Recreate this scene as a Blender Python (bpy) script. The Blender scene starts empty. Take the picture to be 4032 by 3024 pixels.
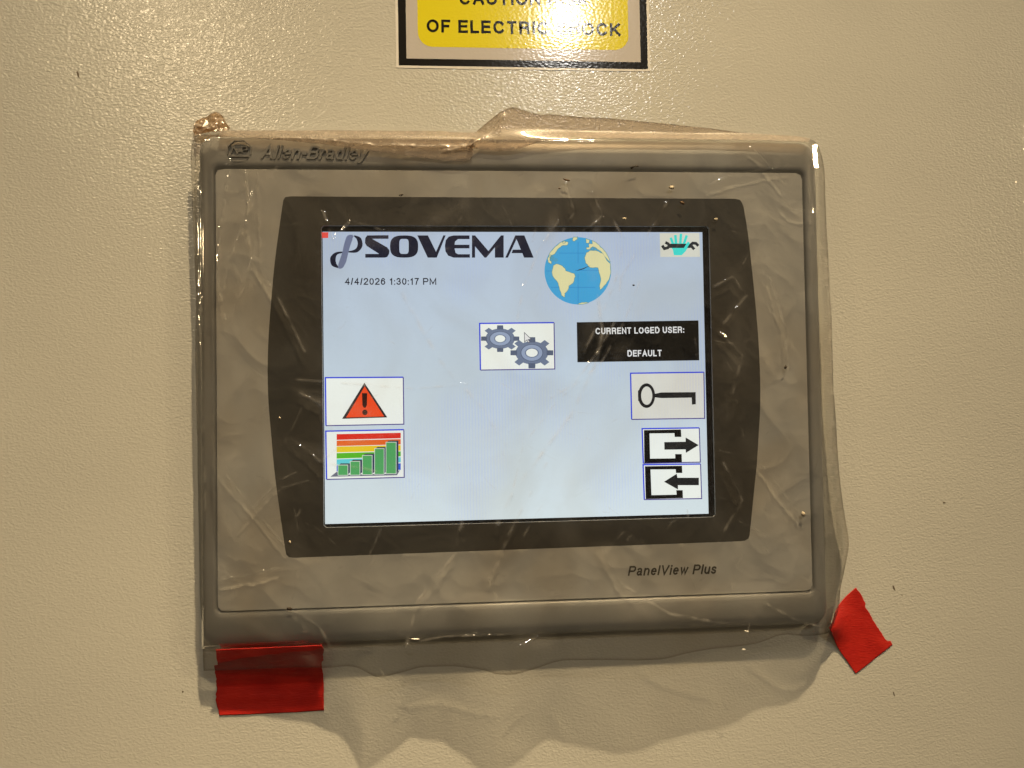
import bpy, math, random
import numpy as np
from mathutils import Matrix, Vector
random.seed(7)
S = bpy.context.scene
COL = S.collection
MM = 0.001

# ------------------------------------------------------------------ camera
# world: x right, z up, cabinet front is the plane y = 0, the viewer stands at -y; metres
ROT = np.array([[0.9974707, -0.0693706, -0.0154915], [-0.0137323, 0.0257646, -0.9995737], [0.0697402, 0.9972582, 0.0247468]])
CPOS = np.array([-30.8, -400.3, -14.8])            # mm
cam_d = bpy.data.cameras.new('camera')
cam_d.sensor_width = 36.0
cam_d.lens = 24.955
cam_d.clip_start = 0.01
cam_d.clip_end = 50
cam = bpy.data.objects.new('camera', cam_d)
COL.objects.link(cam)
cam.matrix_world = Matrix(((ROT[0][0], -ROT[1][0], -ROT[2][0], CPOS[0]*MM),
                           (ROT[0][1], -ROT[1][1], -ROT[2][1], CPOS[1]*MM),
                           (ROT[0][2], -ROT[1][2], -ROT[2][2], CPOS[2]*MM),
                           (0, 0, 0, 1)))
S.camera = cam

# ------------------------------------------------------------------ room light
world = bpy.data.worlds.new('World')
S.world = world
world.use_nodes = True
wt = world.node_tree
bg = wt.nodes['Background']
tc = wt.nodes.new('ShaderNodeTexCoord')
sx = wt.nodes.new('ShaderNodeSeparateXYZ')
wt.links.new(tc.outputs['Generated'], sx.inputs[0])
rmp = wt.nodes.new('ShaderNodeValToRGB')
e = rmp.color_ramp.elements
e[0].position = 0.0; e[0].color = (0.10, 0.075, 0.045, 1)
e[1].position = 1.0; e[1].color = (0.36, 0.28, 0.17, 1)
n1 = e.new(0.45); n1.color = (0.13, 0.10, 0.062, 1)
n2 = e.new(0.62); n2.color = (0.22, 0.17, 0.105, 1)
mr = wt.nodes.new('ShaderNodeMapRange')
mr.inputs['From Min'].default_value = -1
wt.links.new(sx.outputs['Z'], mr.inputs['Value'])
wt.links.new(mr.outputs[0], rmp.inputs[0])
wn = wt.nodes.new('ShaderNodeTexNoise')                 # the unseen hall: lit and unlit surfaces
wn.inputs['Scale'].default_value = 3.2; wn.inputs['Detail'].default_value = 2.5
wt.links.new(tc.outputs['Generated'], wn.inputs['Vector'])
wm = wt.nodes.new('ShaderNodeMapRange')
for k_, v_ in (('From Min', .38), ('From Max', .62), ('To Min', .25), ('To Max', 1.75)): wm.inputs[k_].default_value = v_
wt.links.new(wn.outputs['Fac'], wm.inputs['Value'])
wx_ = wt.nodes.new('ShaderNodeVectorMath'); wx_.operation = 'SCALE'
wt.links.new(rmp.outputs[0], wx_.inputs[0]); wt.links.new(wm.outputs[0], wx_.inputs['Scale'])
wt.links.new(wx_.outputs[0], bg.inputs[0])
bg.inputs[1].default_value = 0.34

def lamp(name, pos, target, E, size, color, shape='DISK', size_y=None, spread=180):
    """area lamp giving irradiance E on the cabinet round the target"""
    d = bpy.data.lights.new(name, 'AREA')
    d.shape = shape
    d.size = size
    if size_y: d.size_y = size_y
    p, t = Vector(pos), Vector(target)
    v = t - p
    cosw = abs(v.normalized().y)
    h_ = math.radians(spread/2)
    foc = math.tan(h_)/(math.tan(h_)-h_) if spread < 180 else 1
    d.energy = E*math.pi*v.length_squared/cosw/foc
    d.color = color
    d.spread = math.radians(spread)
    o = bpy.data.objects.new(name, d)
    o.location = p
    o.rotation_euler = v.to_track_quat('-Z', 'Y').to_euler()
    COL.objects.link(o)
    return o
WARM = (1.0, 0.75, 0.425)
T0 = (0, 0, -0.1)
lamp('ceiling_lamp', (0.36, -0.98, 2.25), (-0.10, 0, -0.60), 1.6, 0.07, WARM, spread=30)
lamp('ceiling_lamp', (3.8, -2.5, 1.6), (-.6, 0, -0.3), 0.32, 0.2, WARM, spread=28)
lamp('ceiling_lamp', (-1.9, -1.1, 0.5), (-.2, 0, -.1), 0.15, 0.10, WARM)
lamp('ceiling_lamp', (0.262, -1.5, 1.035), (0.03, 0, 0.2), 0.27, 0.085, (1, 0.95, 0.88))
lamp('ceiling_lamp', (-1.75, -4.0, 2.23), (-0.187, 0, 0.19), 0.165, 0.17, (1.0, 0.78, 0.48))

S.view_settings.view_transform = 'Standard'
S.view_settings.look = 'None'
S.view_settings.exposure = 0
S.view_settings.gamma = 1
S.render.engine = 'CYCLES'
S.cycles.max_bounces = 8
S.cycles.transparent_max_bounces = 16
S.cycles.caustics_reflective = False
S.cycles.caustics_refractive = False
S.cycles.use_denoising = True
S.cycles.sample_clamp_indirect = 4

# ------------------------------------------------------------------ helpers
def uv2(u, v, y=0.0):
    """point of the plane y (mm from the cabinet front, minus = towards the viewer) that the photo shows at source pixel (u, v)"""
    d = ROT.T @ np.array([(u-2016)/2795.0, (v-1512)/2795.0, 1.0])
    k = (y - CPOS[1])/d[1]
    return (CPOS[0]+k*d[0], CPOS[2]+k*d[2])
def V(pts, y=0.0):                # points read on the 2212-wide view
    return [uv2(a*1.82278, b*1.82278, y) for a, b in pts]
def crop(x0, y0, s):
    return lambda pts, y=0.0: [uv2(x0+a*s, y0+b*s, y) for a, b in pts]
Z1 = crop(1250, 880, .38427); Z2 = crop(2000, 880, .38427)
Z3 = crop(1250, 1450, .39189); Z4 = crop(2000, 1450, .39189)
Z5 = crop(1500, 0, .50633); Z9 = crop(1900, 800, .27125)
ZA = crop(700, 400, .18083); ZL = crop(740, 400, .56962); ZP = crop(2400, 2100, .45208)

def srgb(r, g, b):
    f = lambda c: (c/255/12.92) if c/255 <= .04045 else ((c/255+.055)/1.055)**2.4
    return (f(r), f(g), f(b))

class M:
    """collects polygons with materials; coordinates in mm"""
    def __init__(s): s.v = []; s.f = []; s.m = []; s.mats = []; s.sm = []
    def mi(s, mat):
        if mat not in s.mats: s.mats.append(mat)
        return s.mats.index(mat)
    def add(s, vs, fs, mat, smooth=False):
        k = len(s.v); i = s.mi(mat)
        s.v += [tuple(p) for p in vs]
        for f in fs: s.f.append([a+k for a in f]); s.m.append(i); s.sm.append(smooth)
    def poly(s, pts, y, mat, t=0.0):
        """flat polygon facing the viewer (x,z points); t = thickness towards the cabinet"""
        n = len(pts)
        ar = sum(pts[i][0]*pts[(i+1) % n][1]-pts[(i+1) % n][0]*pts[i][1] for i in range(n))
        if ar < 0: pts = pts[::-1]
        vs = [(p[0], y, p[1]) for p in pts]
        fs = [list(range(n))]
        if t:
            vs += [(p[0], y+t, p[1]) for p in pts]
            fs += [[i, n+i, n+(i+1) % n, (i+1) % n] for i in range(n)]
        s.add(vs, fs, mat)
    def ring(s, a, b, y, mat):
        n = len(a)
        s.add([(p[0], y, p[1]) for p in a]+[(p[0], y, p[1]) for p in b],
              [[i, (i+1) % n, n+(i+1) % n, n+i] for i in range(n)], mat)
    def ribbon(s, pts, w, y, mat, t=0.0, cap=False, closed=False):
        """stroke of width w (number or list) along pts, mitred"""
        P = [np.array(p, float) for p in pts]
        n = len(P)
        W = [w]*n if not hasattr(w, '__len__') else list(w)
        if cap and not closed:
            d = P[0]-P[1]; P[0] = P[0]+d/np.linalg.norm(d)*W[0]/2
            d = P[-1]-P[-2]; P[-1] = P[-1]+d/np.linalg.norm(d)*W[-1]/2
        L = []; Rr = []
        for i in range(n):
            a = P[i-1] if (i > 0 or closed) else None
            c = P[(i+1) % n] if (i < n-1 or closed) else None
            ds = []
            if a is not None: q = P[i]-a; ds.append(q/max(np.linalg.norm(q), 1e-9))
            if c is not None: q = c-P[i]; ds.append(q/max(np.linalg.norm(q), 1e-9))
            nn = [np.array([-q[1], q[0]]) for q in ds]
            m = sum(nn); m = m/max(np.linalg.norm(m), 1e-9)
            k = 1/max(abs(float(m @ nn[0])), .4)
            L.append(P[i]+m*W[i]/2*k); Rr.append(P[i]-m*W[i]/2*k)
        vs = [(p[0], y, p[1]) for p in L]+[(p[0], y, p[1]) for p in Rr]
        q = n if closed else n-1
        fs = [[i, n+i, n+(i+1) % n, (i+1) % n] for i in range(q)]
        if t:
            vs += [(p[0], y+t, p[1]) for p in L]+[(p[0], y+t, p[1]) for p in Rr]
            fs += [[i, (i+1) % n, 2*n+(i+1) % n, 2*n+i] for i in range(q)]
            fs += [[n+(i+1) % n, n+i, 3*n+i, 3*n+(i+1) % n] for i in range(q)]
            if not closed: fs += [[0, 2*n, 3*n, n], [n-1, 2*n-1, 4*n-1, 3*n-1]]
        s.add(vs, fs, mat)
    def build(s, name, parent=None):
        me = bpy.data.meshes.new(name)
        me.from_pydata([(a*MM, b*MM, c*MM) for a, b, c in s.v], [], s.f)
        for m in s.mats: me.materials.append(m)
        me.polygons.foreach_set('material_index', s.m)
        me.polygons.foreach_set('use_smooth', s.sm)
        me.update()
        o = bpy.data.objects.new(name, me)
        COL.objects.link(o)
        if parent is not None: o.parent = parent
        return o

def empty(name, loc=(0, 0, 0)):
    o = bpy.data.objects.new(name, None)
    o.empty_display_size = .02
    COL.objects.link(o)
    return o
def tag(o, label=None, cat=None, group=None, kind=None):
    for k, v in (('label', label), ('category', cat), ('group', group), ('kind', kind)):
        if v: o[k] = v
    return o

def el(cx, cz, rx, rz, a0=0, a1=360, n=24):
    full = abs(a1-a0) >= 360
    k = n if full else n+1
    return [(cx+rx*math.cos(math.radians(a0+(a1-a0)*i/n)), cz+rz*math.sin(math.radians(a0+(a1-a0)*i/n))) for i in range(k)]
def rrect(x0, z0, x1, z1, r, n=8):
    out = []
    for cx, cz, a in ((x1-r, z1-r, 0), (x0+r, z1-r, 90), (x0+r, z0+r, 180), (x1-r, z0+r, 270)):
        out += [(cx+r*math.cos(math.radians(a+90*i/n)), cz+r*math.sin(math.radians(a+90*i/n))) for i in range(n+1)]
    return out
def catmull(pts, k=6):
    P = [np.array(p, float) for p in pts]
    P = [2*P[0]-P[1]]+P+[2*P[-1]-P[-2]]
    out = []
    for i in range(1, len(P)-2):
        for j in range(k):
            t = j/k
            out.append(tuple(.5*((2*P[i])+(-P[i-1]+P[i+1])*t+(2*P[i-1]-5*P[i]+4*P[i+1]-P[i+2])*t*t+(-P[i-1]+3*P[i]-3*P[i+1]+P[i+2])*t**3)))
    out.append(tuple(P[-2]))
    return out

# ------------------------------------------------------------------ stroke lettering (grotesque)
def A_(cx, cy, rx, ry, a0, a1, n=10): return el(cx, cy, rx, ry, a0, a1, n)
G = {
 'A': (.80, [[(0, 0), (.5, 1), (1, 0)], [(.2, .33), (.8, .33)]]),
 'B': (.72, [[(.6, .53), (0, .53)], [(0, 0), (0, 1), (.6, 1)]+A_(.62, .765, .34, .235, 90, -90)[1:], [(.6, .53)]+A_(.64, .265, .36, .265, 90, -90)+[(0, 0)]]),
 'C': (.80, [A_(.52, .5, .52, .5, 42, 318, 18)]),
 'D': (.78, [[(0, 0), (0, 1), (.45, 1)]+A_(.45, .5, .55, .5, 90, -90, 12)+[(0, 0)]]),
 'E': (.66, [[(1, 1), (0, 1), (0, 0), (1, 0)], [(0, .52), (.9, .52)]]),
 'F': (.62, [[(1, 1), (0, 1), (0, 0)], [(0, .5), (.85, .5)]]),
 'G': (.82, [A_(.52, .5, .5, .5, 45, 300, 16)+[(1, .18), (1, .45), (.58, .45)]]),
 'H': (.74, [[(0, 0), (0, 1)], [(1, 0), (1, 1)], [(0, .52), (1, .52)]]),
 'I': (.16, [[(.5, 0), (.5, 1)]]),
 'K': (.76, [[(0, 0), (0, 1)], [(0, .35), (.92, 1)], [(.3, .58), (.98, 0)]]),
 'L': (.60, [[(0, 1), (0, 0), (1, 0)]]),
 'M': (.86, [[(0, 0), (0, 1), (.5, .1), (1, 1), (1, 0)]]),
 'N': (.74, [[(0, 0), (0, 1), (1, 0), (1, 1)]]),
 'O': (.84, [A_(.5, .5, .5, .5, 90, 451, 26)]),
 'P': (.70, [[(0, 0), (0, 1), (.62, 1)]+A_(.66, .73, .34, .27, 90, -90)+[(0, .46)]]),
 'R': (.76, [[(0, 0), (0, 1), (.62, 1)]+A_(.64, .75, .32, .25, 90, -90)+[(0, .5)], [(.62, .5), (.88, .38), (.94, 0)]]),
 'S': (.72, [A_(.5, .76, .46, .24, 20, 250, 12)+A_(.5, .25, .5, .25, 75, -160, 12)]),
 'T': (.68, [[(0, 1), (1, 1)], [(.5, 1), (.5, 0)]]),
 'U': (.74, [[(0, 1), (0, .35)]+A_(.5, .34, .5, .34, 180, 360)+[(1, 1)]]),
 'V': (.76, [[(0, 1), (.5, 0), (1, 1)]]),
 '0': (.58, [A_(.5, .5, .5, .5, 90, 451, 22)]),
 '1': (.44, [[(.2, .76), (.72, .96), (.72, 0)]]),
 '2': (.58, [A_(.5, .72, .5, .28, 170, -30, 10)+[(.1, .12), (0, 0), (1, 0)]]),
 '3': (.58, [A_(.48, .76, .44, .24, 165, -80, 10)+A_(.5, .27, .5, .27, 80, -165, 12)]),
 '4': (.60, [[(.75, 0), (.75, 1), (0, .3), (1.02, .3)]]),
 '6': (.58, [A_(.5, .32, .5, .32, 0, 361, 16), [(.92, .82)]+A_(.55, .55, .5, .45, 70, 190, 8)]),
 '7': (.56, [[(0, 1), (1, 1), (.5, .5), (.32, 0)]]),
 '/': (.30, [[(0, 0), (1, 1)]]),
 ':': (.16, [[(.5, 0), (.5, .02)], [(.5, .6), (.5, .62)]]),
 '-': (.34, [[(.1, .38), (.9, .38)]]),
 'a': (.56, [A_(.42, .6, .4, .15, 160, 20, 6)+[(.86, .45), (.86, .08), (.98, 0)], [(.84, .4)]+A_(.36, .2, .36, .2, 90, 300, 8)+[(.84, .15)]]),
 'd': (.58, [A_(.45, .36, .45, .36, 0, 361, 14), [(.98, 1), (.98, 0)]]),
 'e': (.58, [[(.03, .38), (.97, .38)]+A_(.5, .36, .48, .36, 10, 310, 14)]),
 'i': (.16, [[(.5, 0), (.5, .7)], [(.5, .98), (.5, 1.0)]]),
 'l': (.16, [[(.5, 0), (.5, 1)]]),
 'n': (.56, [[(0, 0), (0, .72)], [(0, .45)]+A_(.5, .45, .5, .27, 150, 0, 8)+[(1, 0)]]),
 'r': (.36, [[(0, 0), (0, .72)], [(0, .4)]+A_(.8, .4, .8, .3, 160, 90, 5)]),
 's': (.52, [A_(.5, .55, .45, .17, 25, 250, 9)+A_(.5, .18, .48, .18, 75, -160, 9)]),
 'u': (.56, [[(0, .72), (0, .28)]+A_(.5, .27, .5, .27, 180, 360, 8), [(1, .72), (1, 0)]]),
 'w': (.78, [[(0, .72), (.25, 0), (.5, .7), (.75, 0), (1, .72)]]),
 'y': (.56, [[(0, .72), (.52, .02)], [(1, .72), (.42, -.2), (.1, -.25)]]),
}
def text(m, s, a, b, cap, y, mat, wt=.17, gap=.13, slant=0.0, t=0.0, layer=.012):
    """lettering s on the plane y with its baseline running from point a to point b"""
    a = np.array(a); b = np.array(b)
    x = 0; lay = []
    for ch in s:
        if ch == ' ': x += .34+gap*.3; continue
        W, st = G[ch]
        lay.append((x, max(W, wt), st)); x += max(W, wt)+gap
    tot = x-gap
    ux = b-a; L = np.linalg.norm(ux); ux = ux/L; uz = np.array([-ux[1], ux[0]])
    kx = (L-slant*cap*.0)/tot
    i = 0
    for x0, W, st in lay:
        for q in st:
            pts = []
            for gx, gy in q:
                zx = x0+wt/2+gx*(W-wt); zz = wt/2+gy*(1-wt)
                p = a+ux*(zx*kx+slant*cap*zz)+uz*(zz*cap)
                pts.append(p)
            if len(pts) > 2 and np.linalg.norm(pts[0]-pts[-1]) < .08*cap: 
                m.ribbon(pts, wt*(cap*.6+kx*.4), y-layer*(i % 3), mat, t=t)
            else:
                m.ribbon(pts, wt*(cap*.6+kx*.4), y-layer*(i % 3), mat, t=t, cap=True)
            i += 1

# ------------------------------------------------------------------ materials
def newmat(name):
    m = bpy.data.materials.new(name); m.use_nodes = True
    nt = m.node_tree
    return m, nt, nt.nodes['Principled BSDF']
def N(nt, typ, **kw):
    n = nt.nodes.new(typ)
    for k, v in kw.items():
        if k in n.inputs: n.inputs[k].default_value = v
        else: setattr(n, k, v)
    return n
def mapping(nt, scale):
    t = N(nt, 'ShaderNodeTexCoord'); mp = N(nt, 'ShaderNodeMapping')
    mp.inputs['Scale'].default_value = scale
    nt.links.new(t.outputs['Object'], mp.inputs[0])
    return mp
def plastic(name, col, rough=.45, var=.08, bump=.00004, bscale=900, spec=.5, vscale=25):
    m, nt, p = newmat(name)
    p.inputs['Roughness'].default_value = rough
    p.inputs['Specular IOR Level'].default_value = spec
    mp = mapping(nt, (1, 1, 1))
    nz = N(nt, 'ShaderNodeTexNoise', Scale=vscale, Detail=6.0)
    nt.links.new(mp.outputs[0], nz.inputs['Vector'])
    r = N(nt, 'ShaderNodeValToRGB')
    r.color_ramp.elements[0].position = .3; r.color_ramp.elements[1].position = .7
    r.color_ramp.elements[0].color = tuple(c*(1-var) for c in col)+(1,)
    r.color_ramp.elements[1].color = tuple(c*(1+var) for c in col)+(1,)
    nt.links.new(nz.outputs[0], r.inputs[0]); nt.links.new(r.outputs[0], p.inputs['Base Color'])
    if bump:
        n2 = N(nt, 'ShaderNodeTexNoise', Scale=bscale, Detail=3.0)
        nt.links.new(mp.outputs[0], n2.inputs['Vector'])
        b = N(nt, 'ShaderNodeBump', Strength=1.0, Distance=bump)
        nt.links.new(n2.outputs[0], b.inputs['Height']); nt.links.new(b.outputs[0], p.inputs['Normal'])
    return m

def wall_mat():
    m, nt, p = newmat('textured_cabinet_paint')
    L = nt.links
    p.inputs['Roughness'].default_value = .155
    p.inputs['Specular IOR Level'].default_value = .75
    mp = mapping(nt, (1.45, 1, 2.2))
    warp = N(nt, 'ShaderNodeTexNoise', Scale=180.0, Detail=2.0)
    L.new(mp.outputs[0], warp.inputs['Vector'])
    vm = N(nt, 'ShaderNodeVectorMath', operation='SCALE'); vm.inputs['Scale'].default_value = .0035
    L.new(warp.outputs['Color'], vm.inputs[0])
    va = N(nt, 'ShaderNodeVectorMath', operation='ADD')
    L.new(mp.outputs[0], va.inputs[0]); L.new(vm.outputs[0], va.inputs[1])
    a = N(nt, 'ShaderNodeTexNoise', Scale=430.0, Detail=1.0, Roughness=.35)
    L.new(va.outputs[0], a.inputs['Vector'])
    v = N(nt, 'ShaderNodeTexVoronoi', Scale=360.0, feature='SMOOTH_F1'); v.inputs['Smoothness'].default_value = .6
    L.new(va.outputs[0], v.inputs['Vector'])
    mx = N(nt, 'ShaderNodeMath', operation='MULTIPLY_ADD'); mx.inputs[1].default_value = -.12
    L.new(v.outputs['Distance'], mx.inputs[0]); L.new(a.outputs[0], mx.inputs[2])
    b = N(nt, 'ShaderNodeBump', Strength=1.0, Distance=.00021)
    L.new(mx.outputs[0], b.inputs['Height'])
    big = N(nt, 'ShaderNodeTexNoise', Scale=6.0, Detail=3.0)
    L.new(mp.outputs[0], big.inputs['Vector'])
    r = N(nt, 'ShaderNodeValToRGB')
    r.color_ramp.elements[0].position = .3; r.color_ramp.elements[1].position = .7
    r.color_ramp.elements[0].color = (.53, .525, .48, 1); r.color_ramp.elements[1].color = (.565, .56, .51, 1)
    L.new(big.outputs[0], r.inputs[0]); L.new(r.outputs[0], p.inputs['Base Color'])
    L.new(b.outputs[0], p.inputs['Normal'])
    return m

_em = {}
def emi(r, g, b, k=1.12):
    key = (r, g, b, k)
    if key in _em: return _em[key]
    m, nt, p = newmat('lit_pixels')
    p.inputs['Base Color'].default_value = (.004, .004, .005, 1)
    p.inputs['Roughness'].default_value = .35
    p.inputs['Specular IOR Level'].default_value = .2
    c = srgb(r, g, b)
    p.inputs['Emission Strength'].default_value = k
    mp = mapping(nt, (1, 1, 1))
    w = N(nt, 'ShaderNodeTexWave', Scale=190.0, Distortion=1.2, Detail=1.0)   # columns of the pixel grid beating
    w.inputs['Detail Scale'].default_value = .4
    nt.links.new(mp.outputs[0], w.inputs['Vector'])
    nz = N(nt, 'ShaderNodeTexNoise', Scale=14.0, Detail=2.0)
    nt.links.new(mp.outputs[0], nz.inputs['Vector'])
    ml = N(nt, 'ShaderNodeMapRange'); ml.inputs['From Min'].default_value = .48; ml.inputs['From Max'].default_value = .68
    ml.inputs['To Max'].default_value = .85
    nt.links.new(nz.outputs[0], ml.inputs['Value'])
    mu = N(nt, 'ShaderNodeMath', operation='MULTIPLY')
    nt.links.new(w.outputs['Fac'], mu.inputs[0]); nt.links.new(ml.outputs[0], mu.inputs[1])
    mix = N(nt, 'ShaderNodeMix', data_type='RGBA')
    mix.inputs[6].default_value = c+(1,)
    mix.inputs[7].default_value = (c[0]*.90, c[1]*.92, min(c[2]*1.10, 1.2), 1)
    nt.links.new(mu.outputs[0], mix.inputs[0]); nt.links.new(mix.outputs[2], p.inputs['Emission Color'])
    _em[key] = m
    return m
def screen_mat():
    m = emi(190, 205, 226, 1.0).copy(); m.name = 'lit_screen_ground'
    nt = m.node_tree; p = nt.nodes['Principled BSDF']
    mix = [n for n in nt.nodes if n.type == 'MIX'][0]
    t = N(nt, 'ShaderNodeTexCoord'); sp = N(nt, 'ShaderNodeSeparateXYZ')
    nt.links.new(t.outputs['Object'], sp.inputs[0])
    mr = N(nt, 'ShaderNodeMapRange'); mr.inputs['From Min'].default_value = -.08; mr.inputs['From Max'].default_value = .08
    nt.links.new(sp.outputs['Z'], mr.inputs['Value'])
    r = N(nt, 'ShaderNodeValToRGB')
    r.color_ramp.elements[0].color = srgb(228, 243, 249)+(1,)
    r.color_ramp.elements[1].color = srgb(190, 207, 229)+(1,)
    k = r.color_ramp.elements.new(.5); k.color = srgb(205, 222, 236)+(1,)
    nt.links.new(mr.outputs[0], r.inputs[0]); nt.links.new(r.outputs[0], mix.inputs[6])
    hs = N(nt, 'ShaderNodeMix', data_type='RGBA', blend_type='MULTIPLY'); hs.inputs[0].default_value = 1
    hs.inputs[7].default_value = (.86, .90, 1.14, 1)
    nt.links.new(r.outputs[0], hs.inputs[6]); nt.links.new(hs.outputs[2], mix.inputs[7])
    return m

def film_mat(name, tint, shade_tint, hcol=(.75, .72, .68), haze=.035, rough=.05, bump=.00005, gloss=1.7):
    m = bpy.data.materials.new(name); m.use_nodes = True
    nt = m.node_tree; L = nt.links
    for n in list(nt.nodes): nt.nodes.remove(n)
    out = N(nt, 'ShaderNodeOutputMaterial')
    mp = mapping(nt, (1, 1, 1))
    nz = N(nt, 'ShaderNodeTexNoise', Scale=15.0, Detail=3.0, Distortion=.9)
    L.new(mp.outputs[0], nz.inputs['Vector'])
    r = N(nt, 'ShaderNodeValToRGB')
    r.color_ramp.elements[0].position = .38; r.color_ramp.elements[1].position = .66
    r.color_ramp.elements[0].color = tint+(1,); r.color_ramp.elements[1].color = shade_tint+(1,)  # cloudy brownish shade beneath the film, painted into its tint
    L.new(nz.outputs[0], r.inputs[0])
    ha = N(nt, 'ShaderNodeAttribute', attribute_name='hem')                        # doubled, welded edge of the film
    hx = N(nt, 'ShaderNodeMix', data_type='RGBA'); hx.inputs[7].default_value = tuple(c_*.72 for c_ in shade_tint)+(1,)
    L.new(ha.outputs['Fac'], hx.inputs[0]); L.new(r.outputs[0], hx.inputs[6])
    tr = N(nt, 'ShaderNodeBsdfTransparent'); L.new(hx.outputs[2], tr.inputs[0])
    n2 = N(nt, 'ShaderNodeTexNoise', Scale=160.0, Detail=4.0, Distortion=.8)
    L.new(mp.outputs[0], n2.inputs['Vector'])
    b = N(nt, 'ShaderNodeBump', Strength=1.0, Distance=bump)
    L.new(n2.outputs[0], b.inputs['Height'])
    gl = N(nt, 'ShaderNodeBsdfGlossy', Roughness=rough); L.new(b.outputs[0], gl.inputs['Normal'])
    gl.inputs['Color'].default_value = (1, 1, 1, 1)
    lw = N(nt, 'ShaderNodeLayerWeight', Blend=.5); L.new(b.outputs[0], lw.inputs['Normal'])
    pw = N(nt, 'ShaderNodeMath', operation='POWER'); pw.inputs[1].default_value = 2.05
    L.new(lw.outputs['Facing'], pw.inputs[0])
    ma = N(nt, 'ShaderNodeMath', operation='MULTIPLY_ADD', use_clamp=True)
    ma.inputs[1].default_value = .95*gloss; ma.inputs[2].default_value = .045*gloss
    L.new(pw.outputs[0], ma.inputs[0])
    mc = N(nt, 'ShaderNodeMath', operation='MINIMUM'); mc.inputs[1].default_value = .8
    L.new(ma.outputs[0], mc.inputs[0])
    df = N(nt, 'ShaderNodeBsdfDiffuse'); df.inputs[0].default_value = hcol+(1,)
    tl = N(nt, 'ShaderNodeBsdfTranslucent'); tl.inputs[0].default_value = hcol+(1,)
    dd = N(nt, 'ShaderNodeMixShader', ); dd.inputs[0].default_value = .5
    L.new(df.outputs[0], dd.inputs[1]); L.new(tl.outputs[0], dd.inputs[2])
    n3 = N(nt, 'ShaderNodeTexNoise', Scale=420.0, Detail=6.0, Roughness=.8)       # dust
    L.new(mp.outputs[0], n3.inputs['Vector'])
    n4 = N(nt, 'ShaderNodeMapRange'); n4.inputs['From Min'].default_value = .5; n4.inputs['From Max'].default_value = .75
    n4.inputs['To Min'].default_value = haze; n4.inputs['To Max'].default_value = haze*4
    L.new(n3.outputs[0], n4.inputs['Value'])
    ca_ = N(nt, 'ShaderNodeAttribute', attribute_name='crease')                    # stress-whitened creases
    cm = N(nt, 'ShaderNodeMath', operation='MULTIPLY_ADD', use_clamp=True); cm.inputs[1].default_value = .37
    L.new(ca_.outputs['Fac'], cm.inputs[0]); L.new(n4.outputs[0], cm.inputs[2])
    m1 = N(nt, 'ShaderNodeMixShader'); L.new(cm.outputs[0], m1.inputs[0]); L.new(tr.outputs[0], m1.inputs[1]); L.new(dd.outputs[0], m1.inputs[2])
    m2 = N(nt, 'ShaderNodeMixShader'); L.new(mc.outputs[0], m2.inputs[0]); L.new(m1.outputs[0], m2.inputs[1]); L.new(gl.outputs[0], m2.inputs[2])
    L.new(m2.outputs[0], out.inputs[0])
    return m

MW = wall_mat()
M_BEZ = plastic('grey_bezel_plastic', (.345, .352, .352), .38, .10, .00005, 1100)
M_OVL = plastic('light_grey_overlay', (.63, .635, .62), .42, .04, 0)
M_BRD = plastic('charcoal_overlay_print', (.088, .087, .084), .35, .08, 0)
M_PRT = plastic('dark_print_ink', (.075, .073, .07), .5, .05, 0)
M_BLK = plastic('black_display_mask', (.006, .006, .009), .25, .1, 0)
M_GRV = plastic('dark_groove', (.03, .028, .025), .6, .1, 0)

# ================================================================== wall (cabinet front)
w = M()
w.add([(-900, 0, -700), (900, 0, -700), (900, 0, 700), (-900, 0, 700), (-900, 20, -700), (900, 20, -700), (900, 20, 700), (-900, 20, 700)],
      [[0, 1, 2, 3], [5, 4, 7, 6], [0, 4, 5, 1], [3, 2, 6, 7], [1, 5, 6, 2], [0, 3, 7, 4]], MW)
wall = tag(w.build('wall'), 'beige textured painted steel cabinet front behind everything', kind='structure')
M_SCF = plastic('dark_scuff', (.14, .115, .08), .7, .3, 0)
for pts in ([(166, 150), (171, 157), (173, 170), (168, 168), (164, 156)],
            [(1927, 1262), (1931, 1264), (1936, 1278), (1932, 1277), (1928, 1270)],
            [(2036, 1083), (2042, 1084), (2043, 1088), (2037, 1088)],
            [(393, 1491), (398, 1492), (396, 1498), (392, 1496)],
            [(1928, 1493), (1931, 1493), (1934, 1506), (1931, 1504)],
            [(392, 1516), (395, 1514), (394, 1519)],
            [(1946, 1283), (1950, 1285), (1949, 1289)]):
    c_ = np.mean(pts, 0); pts = [tuple(c_+(np.array(p_)-c_)*.75) for p_ in pts]
    q = M(); q.poly(V(pts), -.10, M_SCF, .08); q.build('scuff_mark', wall)

# ================================================================== warning label
lab = empty('warning_label')
tag(lab, 'glossy yellow and white caution sticker with black border, stuck above the screen', 'sticker')
def label_mat(name, col):
    m, nt, p = newmat(name)
    p.inputs['Base Color'].default_value = col+(1,)
    p.inputs['Roughness'].default_value = .13
    p.inputs['Specular IOR Level'].default_value = .6
    mp = mapping(nt, (1, 1, 1.5))
    a = N(nt, 'ShaderNodeTexNoise', Scale=560.0, Detail=0.0)
    b = N(nt, 'ShaderNodeBump', Strength=1.0, Distance=.00004)
    nt.links.new(mp.outputs[0], a.inputs['Vector']); nt.links.new(a.outputs[0], b.inputs['Height'])
    nt.links.new(b.outputs[0], p.inputs['Normal'])
    return m
LW = label_mat('sticker_white', (.78, .76, .72)); LK = label_mat('sticker_black', (.012, .011, .010))
LG = label_mat('sticker_grey_white', (.53, .50, .48)); LY = label_mat('sticker_yellow', (.74, .66, .02))
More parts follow.
